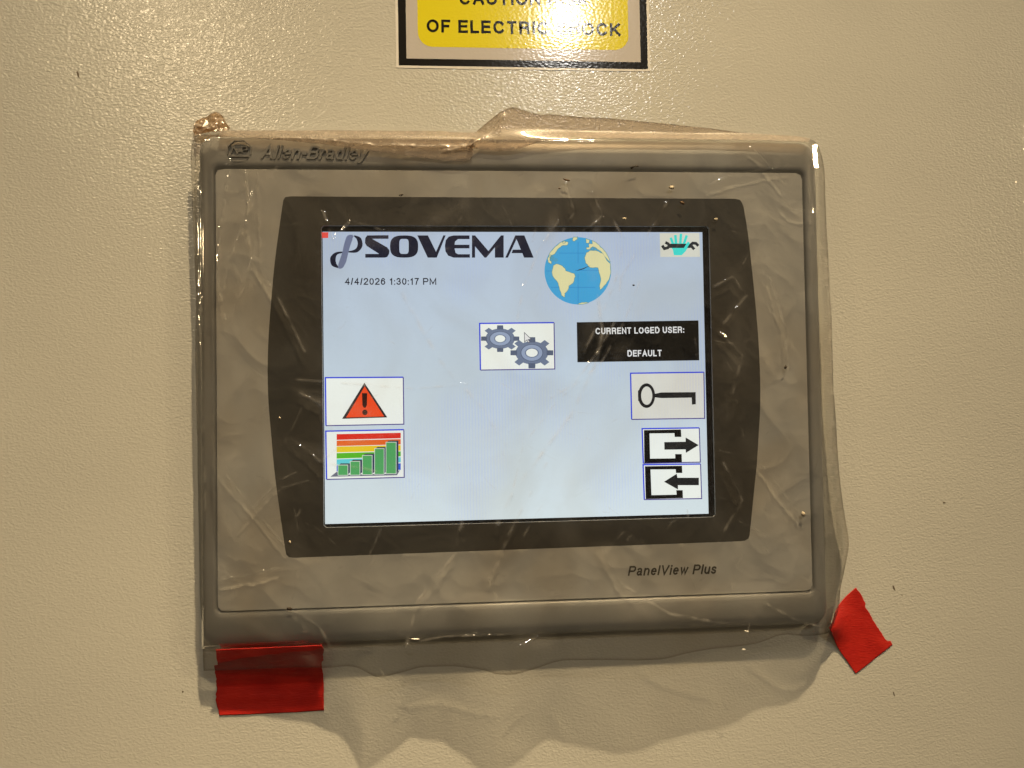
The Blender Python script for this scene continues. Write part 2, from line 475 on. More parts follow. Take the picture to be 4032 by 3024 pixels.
def quad(bl, br, up, y):                       # label rectangles: bottom edge read on the photo, height in mm
    a, b = (np.array(p) for p in Z5([bl, br], y))
    u = (b-a)/np.linalg.norm(b-a); n = np.array([-u[1], u[0]])
    return a, b, u, n
a, b, u, n = quad((118, 526), (2094, 556), 0, -.2)
W_ = np.linalg.norm(b-a); H_ = 92.0
def lr(x0, z0, x1, z1, r=0.2, k=6):
    return [tuple(a+u*px+n*pz) for px, pz in rrect(x0, z0, x1, z1, r, k)]
sc_ = W_/1976.0
q = M(); q.poly(lr(0, 0, W_, H_, .6), -.20, LW, .19); q.build('backing', lab)
q = M(); q.poly(lr(20*sc_, 18*sc_, W_-18*sc_, H_-2), -.23, LK); q.build('border', lab)
q = M(); q.poly(lr(80*sc_, 72*sc_, W_-74*sc_, H_-7), -.26, LG); q.build('white_field', lab)
q = M(); q.poly(lr(168*sc_, 165*sc_, W_-168*sc_, H_-14, 8.5, 10), -.29, LY); q.build('yellow_field', lab)
q = M()
p1, p2 = Z5([(355, 250), (1866, 280)], -.3)
text(q, 'OF ELECTRIC SHOCK', p1, p2, 100*sc_, -.32, LK, wt=.19, gap=.15)
p1, p2 = Z5([(608, 35), (1616, 45)], -.3)
text(q, 'CAUTION RISK', p1, p2, 100*sc_, -.32, LK, wt=.19, gap=.15)
q.build('lettering', lab)

# ================================================================== operator panel
OP = empty('operator_panel')
tag(OP, 'grey industrial touch screen terminal with a lit colour display, mounted in the cabinet front', 'touch screen')
cx, cz, hw, hh = 1.0, -5.36, 163.3, 118.8
YF = -12.0
outer = dict(x0=V([(436, 900)], -5)[0][0], x1=V([(1771, 900)], -5)[0][0],
             z1=V([(1400, 302)], -7)[0][1], z0=V([(1040, 1375)], -5)[0][1])
def loop(t, rad):
    x0 = (cx-hw)*(1-t)+outer['x0']*t; x1 = (cx+hw)*(1-t)+outer['x1']*t
    z0 = (cz-hh)*(1-t)+outer['z0']*t; z1 = (cz+hh)*(1-t)+outer['z1']*t
    return rrect(x0, z0, x1, z1, rad, 10)
prof = [(-.16, YF+1.4, 3.0), (0.0, YF+1.4, 3.6), (0.01, YF+.1, 3.8), (.05, YF-.45, 4.0), (.11, YF-.78, 4.3), (.16, YF-.82, 4.6), (.32, YF-.55, 5.2), (.58, YF+.35, 6.4),
        (.78, YF+1.6, 7.4), (.90, YF+3.2, 7.9), (.97, YF+5.4, 8.2), (1.0, YF+8, 8.4), (1.0, 0.0, 8.4)]
q = M(); rings = [loop(t, r) for t, y, r in prof]; n = len(rings[0])
vs = [(p[0], prof[k][1], p[1]) for k, rg in enumerate(rings) for p in rg]
fs = [[k*n+i, k*n+(i+1) % n, (k+1)*n+(i+1) % n, (k+1)*n+i] for k in range(len(prof)-1) for i in range(n)]
fs = [f[::-1] for f in fs]
q.add(vs, fs, M_BEZ, True)
bez = q.build('bezel', OP)
q = M(); q.ring(rrect(cx-hw-.2, cz-hh-.2, cx+hw+.2, cz+hh+.2, 3.2), rrect(cx-hw+4, cz-hh+4, cx+hw-4, cz+hh-4, 2), YF+1.6, M_GRV)
q.build('groove', OP)
# overlay sheet with a window for the display
win = V([(693, 489), (1532, 487), (1546, 1117), (700, 1140)], YF)
wx0 = (win[0][0]+win[3][0])/2; wx1 = (win[1][0]+win[2][0])/2; wz1 = (win[0][1]+win[1][1])/2; wz0 = (win[2][1]+win[3][1])/2
def resample(loop_, n, c):
    """n points of a closed loop at equal angles round c"""
    out = []
    P = np.array(loop_+[loop_[0]])
    for k in range(n):
        an = 2*math.pi*k/n; d = np.array([math.cos(an), math.sin(an)])
        best = 0
        for i in range(len(P)-1):
            A = P[i]-c; B = P[i+1]-c; ed = B-A
            den = d[0]*ed[1]-d[1]*ed[0]
            if abs(den) < 1e-12: continue
            t = (A[0]*ed[1]-A[1]*ed[0])/den; s_ = (A[0]*d[1]-A[1]*d[0])/den
            if t > 0 and -1e-9 <= s_ <= 1+1e-9: best = max(best, t)
        out.append(tuple(c+d*best))
    return out
C0 = np.array([(wx0+wx1)/2, (wz0+wz1)/2])
o_in = resample(rrect(wx0, wz0, wx1, wz1, .8), 480, C0)
o_out = resample(rrect(cx-hw+.85, cz-hh+.85, cx+hw-.85, cz+hh-.85, 3.2), 480, C0)
def sheet(name, a, b, y, t, mat):
    q = M(); n = len(a)
    vs = [(p[0], y, p[1]) for p in a]+[(p[0], y, p[1]) for p in b]+[(p[0], y+t, p[1]) for p in a]+[(p[0], y+t, p[1]) for p in b]
    fs = [[i, (i+1) % n, n+(i+1) % n, n+i] for i in range(n)]
    fs += [[i, 2*n+i, 2*n+(i+1) % n, (i+1) % n] for i in range(n)]
    fs += [[n+i, n+(i+1) % n, 3*n+(i+1) % n, 3*n+i] for i in range(n)]
    q.add(vs, fs, mat)
    return q.build(name, OP)
sheet('overlay', o_in, o_out, YF, 1.5, M_OVL)
LB = [(612, 432), (605, 480), (593, 570), (585, 660), (580, 730), (578, 805), (580, 870), (585, 930), (592, 1010), (602, 1089), (610, 1145), (617, 1192)]
RB = [(1606, 445), (1615, 500), (1622, 560), (1631, 647), (1638, 730), (1642, 816), (1642, 880), (1639, 938), (1635, 1000), (1629, 1060), (1624, 1110), (1619, 1158)]
top_ = [(612, 432), (614, 427), (620, 424), (700, 424.6), (1590, 429.5), (1598, 431), (1602, 436)]
bot_ = [(1617, 1163), (1612, 1167), (1604, 1169), (640, 1204.6), (627, 1205), (620, 1202), (618, 1197)]
border = V(top_+catmull(RB, 3)+bot_+catmull(LB[::-1], 3), YF)
b_out = resample(border, 480, C0)
b_in = resample(rrect(wx0-.02, wz0-.02, wx1+.02, wz1+.02, .8), 480, C0)
sheet('screen_border', b_in, b_out, YF-.03, .02, M_BRD)
q = M()
p1, p2 = ZP([(158, 371), (925, 352)], YF-.05)
text(q, 'PanelView Plus', p1, p2, 38*.142, YF-.05, M_PRT, wt=.17, gap=.12, slant=.22, layer=.006)
q.build('product_lettering', OP)
# raised maker's lettering and emblem on the top flange
yb = YF-1.15
q = M()
p1, p2 = ZL([(500, 394), (1228, 404)], yb)
text(q, 'Allen-Bradley', p1, p2, 53*.1415, yb-.25, M_BEZ, wt=.15, gap=.11, slant=.30, t=1.6)
q.build('maker_lettering', OP)
q = M()
q.ribbon(ZA([(1085, 1150), (1085, 980), (1240, 850), (1440, 850), (1590, 975), (1590, 1150)], yb), .45, yb-.3, M_BEZ, t=1.6)
q.ribbon(ZA([(1110, 1215), (1210, 1300), (1450, 1300), (1540, 1215)], yb), .3, yb+.1, M_BEZ, t=1.6)
q.ribbon(ZA([(1105, 1195), (1545, 1195)], yb), .45, yb-.3, M_BEZ, t=1.6)
q.ribbon(ZA([(1150, 1130), (1220, 980), (1290, 1130)], yb), .42, yb-.3, M_BEZ, t=1.6)
q.ribbon(ZA([(1305, 1085), (1370, 1085)], yb), .4, yb-.32, M_BEZ, t=1.6)
q.ribbon(ZA([(1400, 1110), (1400, 985), (1500, 985), (1510, 1050), (1420, 1060)], yb), .42, yb-.34, M_BEZ, t=1.6)
q.build('emblem', OP)

# display: black mask behind the window, then the lit screen
YS = -10.0
q = M(); q.poly(rrect(wx0-1.5, wz0-1.5, wx1+1.5, wz1+1.5, .5), YS+.25, M_BLK); q.build('display_mask', OP)
q = M(); q.poly([(-105.6, -79.2), (105.6, -79.2), (105.6, 79.2), (-105.6, 79.2)], YS, screen_mat(), .15)
SCR = q.build('screen', OP)
def ly(k): return YS-.03*k
NAVY = emi(16, 22, 44); WHITE = emi(240, 246, 240); BLUE = emi(52, 72, 222); PURP = emi(76, 66, 140); BLACK = emi(5, 6, 6)
q = M(); q.poly(Z1([(45, 90), (112, 90), (110, 148), (48, 150)], YS), ly(1), emi(236, 84, 74)); q.build('corner_marker', SCR)
# maker's wordmark
q = M()
for pts in ([(728, 120), (728, 157), (560, 157), (715, 245), (738, 275), (735, 310), (715, 343), (690, 350), (490, 350), (490, 312), (632, 312), (505, 230), (487, 200), (490, 150), (510, 122)],
            [(1023, 122), (1132, 122), (1215, 290), (1290, 122), (1314, 122), (1222, 350), (1130, 350)],
            [(1558, 122), (1558, 160), (1440, 160), (1410, 185), (1405, 218), (1558, 218), (1558, 255), (1405, 255), (1415, 300), (1440, 315), (1562, 315), (1562, 350), (1395, 350), (1340, 330), (1312, 285), (1306, 230), (1315, 170), (1345, 135), (1395, 122)],
            [(1583, 122), (1615, 122), (1752, 282), (1880, 122), (1908, 122), (1908, 350), (1818, 350), (1818, 245), (1730, 350), (1712, 350), (1615, 235), (1615, 350), (1583, 350)]):
    q.poly(Z1(pts, YS), ly(1), NAVY)
q.poly(Z2([(75, 122), (168, 122), (263, 350), (165, 350), (147, 304), (37, 304), (50, 268), (132, 268), (88, 160), (0, 350), (-27, 350)], YS), ly(1), NAVY)
def sup(cx_, cy_, rx, ry, ex, n=40):
    return [(cx_+rx*math.copysign(abs(math.cos(2*math.pi*i/n))**ex, math.cos(2*math.pi*i/n)),
             cy_+ry*math.copysign(abs(math.sin(2*math.pi*i/n))**ex, math.sin(2*math.pi*i/n))) for i in range(n)]
q.ring(Z1(sup(888, 236, 144, 114, .7), YS), Z1(sup(887, 235, 48, 77, .45), YS), ly(1), NAVY)
q.build('wordmark', SCR)
q = M()
mmz = .0544
rb = [(375, 125, 10), (425, 160, 45), (436, 225, 50), (395, 280, 36), (300, 292, 8), (200, 305, 25), (160, 355, 55), (168, 415, 52), (215, 452, 14)]
q.ribbon(catmull(Z1([p[:2] for p in rb], YS), 4), list(np.interp(np.linspace(0, 8, 33), range(9), [p[2]*mmz for p in rb])), ly(1), NAVY)
rb = [(365, 125, 20), (330, 150, 66), (302, 230, 62), (285, 300, 58), (262, 380, 66), (238, 435, 56), (212, 455, 20)]
q.ribbon(catmull(Z1([p[:2] for p in rb], YS), 4), list(np.interp(np.linspace(0, 6, 25), range(7), [p[2]*mmz for p in rb])), ly(2), emi(112, 122, 152))
q.build('ribbon_emblem', SCR)
q = M()
p1, p2 = Z1([(282, 628), (1218, 628)], YS)
text(q, '4/4/2026 1:30:17 PM', p1, p2, 68*mmz, ly(1), emi(16, 16, 34), wt=.15, gap=.14, layer=.006)
q.build('date_lettering', SCR)
# globe
q = M()
GB = emi(66, 166, 218); GL = emi(226, 222, 168); GD = emi(48, 138, 200); GE = emi(96, 150, 150)
q.poly(Z9(el(1383, 982, 483, 488, n=64), YS), ly(1), GB)
for seg in ([(1110, 725), (1490, 725)], [(1340, 975), (1700, 975)], [(920, 985), (1010, 985)], [(990, 1222), (1110, 1222)], [(1240, 1222), (1640, 1222)], [(1387, 1030), (1387, 1440)], [(1387, 560), (1387, 880)]):
    q.ribbon(Z9(seg, YS), .32, ly(2), GD)
lands = [[(1030, 905), (1080, 885), (1140, 905), (1190, 945), (1205, 985), (1330, 1025), (1345, 1060), (1310, 1160), (1250, 1200), (1240, 1250), (1190, 1310), (1190, 1360), (1150, 1340), (1120, 1250), (1100, 1160), (1030, 1070), (1010, 1000)],
         [(1560, 690), (1640, 690), (1700, 715), (1750, 740), (1800, 830), (1852, 880), (1858, 1000), (1835, 1100), (1790, 1170), (1710, 1255), (1700, 1210), (1720, 1100), (1690, 1000), (1680, 935), (1560, 930), (1500, 870), (1485, 790), (1510, 720)],
         [(1150, 565), (1060, 632), (985, 715), (945, 810), (955, 855), (995, 878), (998, 852), (972, 815), (985, 765), (1045, 735), (1085, 670), (1150, 615), (1230, 605), (1240, 570), (1195, 552)],
         [(1590, 545), (1660, 590), (1740, 660), (1800, 740), (1850, 850), (1800, 800), (1720, 700), (1650, 650), (1600, 625), (1560, 665), (1515, 670), (1510, 645), (1550, 640), (1545, 590), (1600, 590)],
         [(1320, 497), (1375, 494), (1370, 525), (1330, 550), (1310, 540)],
         [(1390, 1466), (1440, 1445), (1530, 1446), (1480, 1458)], [(1505, 520), (1550, 535), (1540, 580), (1505, 570)]]
rnd = random.Random(3)
for pts in lands:
    pp = []
    for i in range(len(pts)):
        x0, y0 = pts[i]; x1, y1 = pts[(i+1) % len(pts)]
        for j in range(3):
            pp.append((x0+(x1-x0)*j/3+rnd.uniform(-5, 5)*(j > 0), y0+(y1-y0)*j/3+rnd.uniform(-5, 5)*(j > 0)))
    c = np.mean(np.array(pp), 0)
    q.ribbon(Z9(pp, YS), .55, ly(3), GE, closed=True)
    q.poly(Z9(pp, YS), ly(4), GL)
for x, y in ((985, 770), (1010, 790), (1000, 825), (1060, 825), (1180, 565), (1590, 660), (1640, 670)):
    q.ribbon(Z9(el(x, y, 24, 18, n=8), YS), .3, ly(5), GE, closed=True)
q.build('globe_icon', SCR)
def button(name, corners, tl=BLUE, br=PURP, fill=WHITE, w=.75):
    """screen button: fill and a thin frame; corners TL, TR, BR, BL in mm"""
    q = M(); q.poly(corners, ly(1), fill)
    TL, TR, BR, BL = corners
    q.ribbon([BL, TL, TR], w, ly(2), tl)
    q.ribbon([TR, BR, BL], w*.75, ly(2)-.01, br)
    return q
# tool button
q = M()
q.poly(Z2([(1555, 100), (1960, 98), (1968, 342), (1562, 343)], YS), ly(1), emi(216, 218, 206))
TE = emi(62, 222, 212); DK = emi(32, 40, 46)
for i, (p, w_) in enumerate((([(1672, 158), (1692, 212)], 26), ([(1716, 132), (1722, 208)], 27), ([(1772, 118), (1766, 208)], 27), ([(1828, 134), (1803, 208)], 26))):
    q.ribbon(Z2(p, YS), w_*mmz, ly(2)-.004*i, TE, cap=True)
q.poly(Z2([(1672, 200), (1835, 205), (1850, 240), (1815, 290), (1780, 325), (1700, 325), (1690, 270), (1675, 250)], YS), ly(3), TE)
q.poly(Z2([(1640, 208), (1872, 208), (1872, 251), (1640, 251)], YS), ly(4), DK)
q.ribbon(Z2([(1580, 226), (1602, 258), (1635, 250), (1655, 230), (1640, 208), (1612, 194)], YS), 30*mmz, ly(5), DK)
q.ribbon(Z2([(1908, 266), (1885, 238), (1870, 222), (1892, 202), (1925, 204), (1950, 230)], YS), 30*mmz, ly(5), DK)
q.ribbon(Z2([(1846, 205), (1822, 245), (1800, 280)], YS), 28*mmz, ly(6), TE, cap=True)
q.build('tool_button', SCR)
# gear button
c1 = Z1([(1662, 1024)], YS)+Z2([(472, 1016), (480, 1491)], YS)+Z1([(1670, 1502)], YS)
q = button('', c1)
g1 = emi(112, 126, 152); g2 = emi(150, 166, 194); g3 = emi(88, 100, 124)
def gear(Z, gx, gy, R, B, I, H, k, ph=0):
    q.poly(Z(el(gx, gy, B[0], B[1], n=40), YS), ly(k), g1)
    for i in range(8):
        an = 2*math.pi*(i+ph)/8; ca, sa = math.cos(an), math.sin(an)
        pin = (gx+B[0]*.9*ca, gy+B[1]*.9*sa); pout = (gx+R[0]*ca, gy+R[1]*sa)
        w0 = .30; 
        quad_ = [(gx+B[0]*.93*math.cos(an-w0*.8), gy+B[1]*.93*math.sin(an-w0*.8)), (gx+R[0]*math.cos(an-w0*.52), gy+R[1]*math.sin(an-w0*.52)),
                 (gx+R[0]*math.cos(an+w0*.52), gy+R[1]*math.sin(an+w0*.52)), (gx+B[0]*.93*math.cos(an+w0*.8), gy+B[1]*.93*math.sin(an+w0*.8))]
        q.poly(Z(quad_, YS), ly(k)-.006, g1 if i % 2 else g3)
    q.poly(Z(el(gx, gy, I[0]*1.07, I[1]*1.07, n=32), YS), ly(k)-.012, g3)
    q.poly(Z(el(gx, gy, I[0], I[1], n=32), YS), ly(k)-.018, g2)
    q.poly(Z(el(gx, gy, H[0]*1.2, H[1]*1.2, n=24), YS), ly(k)-.024, g1)
    q.poly(Z(el(gx, gy, H[0], H[1], n=24), YS), ly(k)-.03, WHITE)
gear(Z1, 1872, 1180, (198, 138), (150, 104), (104, 70), (52, 36), 3)
gear(Z2, 245, 1325, (222, 162), (168, 118), (108, 82), (60, 42), 5)
q.build('gear_button', SCR)
q = M()
cp = [(168, 1118), (238, 1186), (207, 1190), (224, 1214), (210, 1222), (194, 1194), (170, 1214)]
q.poly(Z2(cp, YS), ly(8), emi(230, 232, 232)); q.ribbon(Z2(cp, YS), .35, ly(8)-.01, emi(90, 92, 104), closed=True)
q.build('mouse_pointer', SCR)
# logged user readout
q = M(); q.poly(Z2([(705, 1012), (1952, 993), (1960, 1402), (712, 1422)], YS), ly(1), BLACK)
WT = emi(235, 238, 238)
p1, p2 = Z2([(898, 1136), (1806, 1120)], YS)
text(q, 'CURRENT LOGED USER:', p1, p2, 66*mmz, ly(2), WT, wt=.19, gap=.15, layer=.006)
p1, p2 = Z2([(1225, 1364), (1575, 1360)], YS)
text(q, 'DEFAULT', p1, p2, 66*mmz, ly(2), WT, wt=.19, gap=.15, layer=.006)
q.build('user_readout', SCR)
# alarm button
q = button('', Z3([(80, 95), (862, 90), (868, 562), (86, 577)], YS))
q.poly(Z3([(472, 145), (702, 494), (248, 508)], YS), ly(3), emi(52, 44, 44))
q.poly(Z3([(475, 182), (670, 484), (288, 495)], YS), ly(4), emi(240, 78, 34))
q.poly(Z3([(448, 250), (500, 250), (497, 370), (485, 396), (464, 396), (452, 370)], YS), ly(5), emi(50, 20, 16))
q.poly(Z3(el(477, 443, 27, 28), YS), ly(5), emi(50, 20, 16))
q.build('alarm_button', SCR)
# chart button
q = button('', Z3([(84, 632), (868, 617), (872, 1096), (92, 1117)], YS))
bands = [((662, 720), (648, 703), (222, 44, 30)), ((727, 782), (712, 765), (232, 104, 40)), ((787, 845), (772, 828), (236, 206, 30)),
         ((853, 908), (835, 885), (88, 186, 40)), ((915, 970), (893, 945), (98, 208, 220)), ((975, 1035), (955, 1020), (36, 90, 214))]
for (l0, l1), (r0, r1), c in bands:
    q.poly(Z3([(193, l0), (837, r0), (837, r1), (193, l1)], YS), ly(3), emi(*c))
q.poly(Z3([(130, 1090), (200, 1035), (208, 1070), (780, 1058), (830, 1020), (800, 1075)], YS), ly(4), emi(108, 112, 128))
for i, (x0, x1, t0, b0) in enumerate(((210, 303, 975, 1072), (333, 424, 938, 1070), (455, 547, 878, 1066), (578, 667, 810, 1062), (692, 788, 746, 1056))):
    q.poly(Z3([(x1, t0), (x1+26, t0-20), (x1+26, b0-25), (x1, b0)], YS), ly(5)-.004*i, emi(52, 62, 92))
    q.poly(Z3([(x0, t0), (x0+25, t0-20), (x1+26, t0-20), (x1, t0)], YS), ly(5)-.002-.004*i, emi(62, 80, 82))
    q.poly(Z3([(x0-6, t0-6), (x1+6, t0-6), (x1+6, b0+6), (x0-6, b0+6)], YS), ly(6), emi(214, 226, 214))
    q.poly(Z3([(x0, t0), (x1, t0), (x1, b0), (x0, b0)], YS), ly(7), emi(82, 168, 98))
q.build('chart_button', SCR)
# key button
q = button('', Z4([(1232, 50), (1968, 40), (1976, 503), (1243, 514)], YS), fill=emi(222, 224, 216))
K_ = emi(28, 30, 32)
q.ring(Z4(el(1392, 275, 86, 124, n=32), YS), Z4(el(1394, 275, 56, 92, n=32), YS), ly(3), K_)
q.poly(Z4([(1306, 222), (1335, 222), (1338, 328), (1308, 328)], YS), ly(4), K_)
q.poly(Z4([(1470, 258), (1540, 243), (1885, 240), (1887, 362), (1848, 365), (1845, 295), (1540, 300), (1475, 292)], YS), ly(5), K_)
q.build('key_button', SCR)
q = button('', Z4([(1348, 607), (1922, 599), (1933, 943), (1360, 955)], YS))
q.poly(Z4([(1366, 622), (1738, 615), (1742, 690), (1675, 690), (1672, 652), (1422, 655), (1428, 908), (1680, 905), (1680, 862), (1745, 862), (1748, 944), (1370, 952)], YS), ly(3), BLACK)
q.poly(Z4([(1570, 742), (1785, 738), (1785, 695), (1916, 772), (1788, 850), (1785, 815), (1572, 818)], YS), ly(3), K_)
q.build('exit_button', SCR)
q = button('', Z4([(1358, 969), (1935, 962), (1946, 1309), (1370, 1320)], YS))
q.poly(Z4([(1376, 985), (1748, 980), (1752, 1052), (1688, 1052), (1685, 1015), (1432, 1017), (1442, 1275), (1695, 1270), (1690, 1225), (1755, 1225), (1758, 1304), (1384, 1314)], YS), ly(3), BLACK)
q.poly(Z4([(1568, 1140), (1695, 1060), (1703, 1100), (1918, 1100), (1918, 1175), (1708, 1175), (1708, 1218)], YS), ly(3), K_)
q.build('enter_button', SCR)

# ================================================================== plastic film
def hashn(ix, iz, seed):
    h = (ix.astype(np.int64)*374761393+iz.astype(np.int64)*668265263+seed*1442695041) & 0xffffffff
    h = ((h ^ (h >> 13))*1274126177) & 0xffffffff
    return ((h ^ (h >> 16)) & 0xffff)/65535.0
def vnoise(x, z, seed):
    """gradient noise, about -1..1"""
    ix = np.floor(x); iz = np.floor(z); fx = x-ix; fz = z-iz
    ux = fx**3*(fx*(fx*6-15)+10); uz = fz**3*(fz*(fz*6-15)+10)
    def g(dx, dz):
        a = hashn(ix+dx, iz+dz, seed)*2*np.pi
        return np.cos(a)*(fx-dx)+np.sin(a)*(fz-dz)
    return 1.5*((g(0, 0)*(1-ux)+g(1, 0)*ux)*(1-uz)+(g(0, 1)*(1-ux)+g(1, 1)*ux)*uz)
def ridged(x, z, s, seed):
    return 1-np.abs(vnoise(x/s, z/s, seed))*2
CREASES = [  # (points on the photo view, height mm, half width mm)
 ([(533, 375), (540, 430), (536, 480)], .9, .8), ([(560, 380), (562, 470), (566, 560)], .7, .8),
 ([(480, 640), (500, 560), (520, 500), (548, 420)], .6, .9), ([(500, 350), (480, 480), (470, 600), (490, 690)], .8, 1.2),
 ([(520, 620), (535, 590), (545, 560)], .8, .8), ([(530, 480), (550, 560), (600, 640), (660, 760)], .7, 1.4),
 ([(1025, 318), (940, 320), (800, 316), (700, 305), (600, 300)], 1.3, 1.6), ([(1090, 250), (1040, 300), (1010, 320), (960, 330)], 1.6, 1.5),
 ([(1205, 480), (1165, 540), (1130, 620), (1115, 700)], .8, 1.3), ([(1320, 470), (1345, 520), (1330, 600), (1300, 680), (1260, 760)], .8, 1.4),
 ([(1445, 430), (1390, 520), (1340, 600), (1330, 690), (1290, 760), (1240, 830), (1190, 860)], .9, 1.3),
 ([(1290, 640), (1300, 720), (1280, 800), (1230, 900), (1170, 980), (1110, 1060), (1075, 1130)], .8, 2.0),
 ([(1380, 610), (1345, 700), (1300, 780), (1200, 870), (1130, 960), (1100, 1090)], .6, .9),
 ([(860, 620), (950, 780), (1040, 880), (1090, 960)], .6, 2.2), ([(640, 820), (760, 830), (900, 840), (1010, 830)], .6, 1.2),
 ([(650, 850), (690, 870), (720, 930)], 1.2, 1.4), ([(630, 950), (700, 1000), (780, 1010), (900, 1040)], .9, 1.4), ([(690, 1000), (740, 960), (880, 930)], .8, 1.2),
 ([(1620, 320), (1650, 350), (1690, 400)], .8, .8), ([(1530, 400), (1580, 380), (1700, 360)], .6, .8), ([(1690, 440), (1705, 455), (1735, 458)], .8, .8),
 ([(1540, 620), (1580, 600), (1610, 640), (1560, 700)], .8, 1.4), ([(1555, 720), (1600, 770), (1580, 850)], 1.0, 1.5), ([(1660, 600), (1690, 700), (1700, 800)], .7, 1.2),
 ([(1640, 1000), (1700, 1080), (1735, 1120)], .7, 1.0), ([(1560, 1000), (1600, 1080), (1560, 1150)], .7, 1.4),
 ([(480, 1250), (540, 1240), (600, 1225)], 1.0, .9), ([(520, 1130), (600, 1040), (640, 1020)], .7, .7), ([(470, 1000), (560, 1110), (620, 1180)], .5, .8),
 ([(880, 1385), (960, 1370), (1100, 1360)], 1.0, 1.0), ([(1120, 1384), (1160, 1366)], 1.2, .8), ([(1000, 1120), (980, 1200), (900, 1300), (880, 1390)], .7, 1.6),
 ([(1300, 1180), (1340, 1260), (1440, 1320), (1560, 1340)], .6, 1.4), ([(1180, 1000), (1100, 1150), (1060, 1250)], .7, 1.6),
 ([(700, 460), (720, 520), (760, 480), (830, 500)], .9, 1.1), ([(1280, 420), (1300, 470), (1260, 500)], .9, 1.2), ([(1220, 400), (1240, 460), (1215, 500)], .7, 1.4),
 ([(440, 560), (432, 700), (440, 900), (445, 1100)], .9, 1.2), ([(1790, 560), (1800, 700), (1805, 850)], .9, 1.2),
 ([(640, 1320), (690, 1350), (720, 1400)], .9, 1.4), ([(1650, 1300), (1720, 1340), (1770, 1350)], .9, 1.4)]
CR = [(np.array(V(p, -13)), h, w_) for p, h, w_ in CREASES]
rc = random.Random(23)
SOFT = []
def stroke(x, y, an, L, bend, w_, g_):
    p = []
    for i in range(5):
        p.append((x, y)); x += L/4*math.cos(an); y += L/4*math.sin(an); an += bend/4+rc.uniform(-.12, .12)
    SOFT.append((np.array(V(p, -14)), 0, w_, g_))
for (x, y, an, L, w_, g_) in ((1330, 600, 2.0, 560, 5, .16), (1400, 640, 2.05, 480, 3.5, .14), (1250, 860, 1.9, 300, 7, .14), (1150, 900, 2.3, 260, 4, .14), (1060, 930, 2.6, 230, 5, .12),
                              (860, 1000, .1, 300, 4, .10), (640, 850, .3, 160, 3.5, .25), (620, 960, .2, 230, 4, .22), (1200, 440, 1.75, 150, 3, .3), (1300, 430, 1.8, 170, 2.5, .3), (1000, 440, 2.6, 220, 4, .2),
                              (500, 700, 1.4, 420, 6, .10), (560, 1000, 1.0, 260, 5, .12), (700, 1230, .5, 260, 5, .14), (1000, 1200, 1.9, 160, 6, .16), (1300, 1190, .9, 170, 5, .16), (1560, 1130, 1.1, 200, 6, .16),
                              (1590, 600, 1.5, 300, 5, .16), (1680, 500, 1.7, 300, 5, .12), (1620, 950, 1.2, 260, 6, .14), (760, 560, .9, 200, 3, .12), (900, 1330, .2, 300, 4, .2), (1350, 1320, -.1, 300, 4, .2), (520, 1340, .4, 180, 3, .3)):
    stroke(x, y, an, L, rc.uniform(-.5, .5), w_, g_)
for k in range(150):
    x = rc.uniform(450, 1790); y = rc.uniform(330, 1420)
    stroke(x, y, rc.choice((1.2, 1.9, 2.2, .4, 2.7))+rc.uniform(-.25, .25), rc.choice((14, 25, 40, 80)), rc.uniform(-.5, .5), rc.uniform(.22, .5), rc.uniform(.36, .8))
def sstep(x, a, b):
    t = np.clip((x-a)/(b-a), 0, 1); return t*t*(3-2*t)
BOTX, BOTH = zip(*[(V([(a_, 1440)], -15)[0][0], h_) for a_, h_ in
    ((443, 8), (560, 11), (690, 14), (760, 19), (815, 24.5), (870, 21), (908, 18.5), (985, 20), (1060, 24.5), (1110, 26.5), (1160, 24.5), (1214, 21.5), (1330, 25.5), (1430, 25), (1540, 24), (1640, 23), (1710, 21), (1760, 18), (1785, 14), (1800, 11), (1850, 5))])
TOPX, TOPH = zip(*[(V([(a_, 290)], -8)[0][0], h_) for a_, h_ in
    ((418, 7), (520, 8), (700, 9), (950, 9), (1030, 7), (1080, 13), (1130, 12), (1250, 8), (1500, 6), (1700, 8), (1760, 8))])
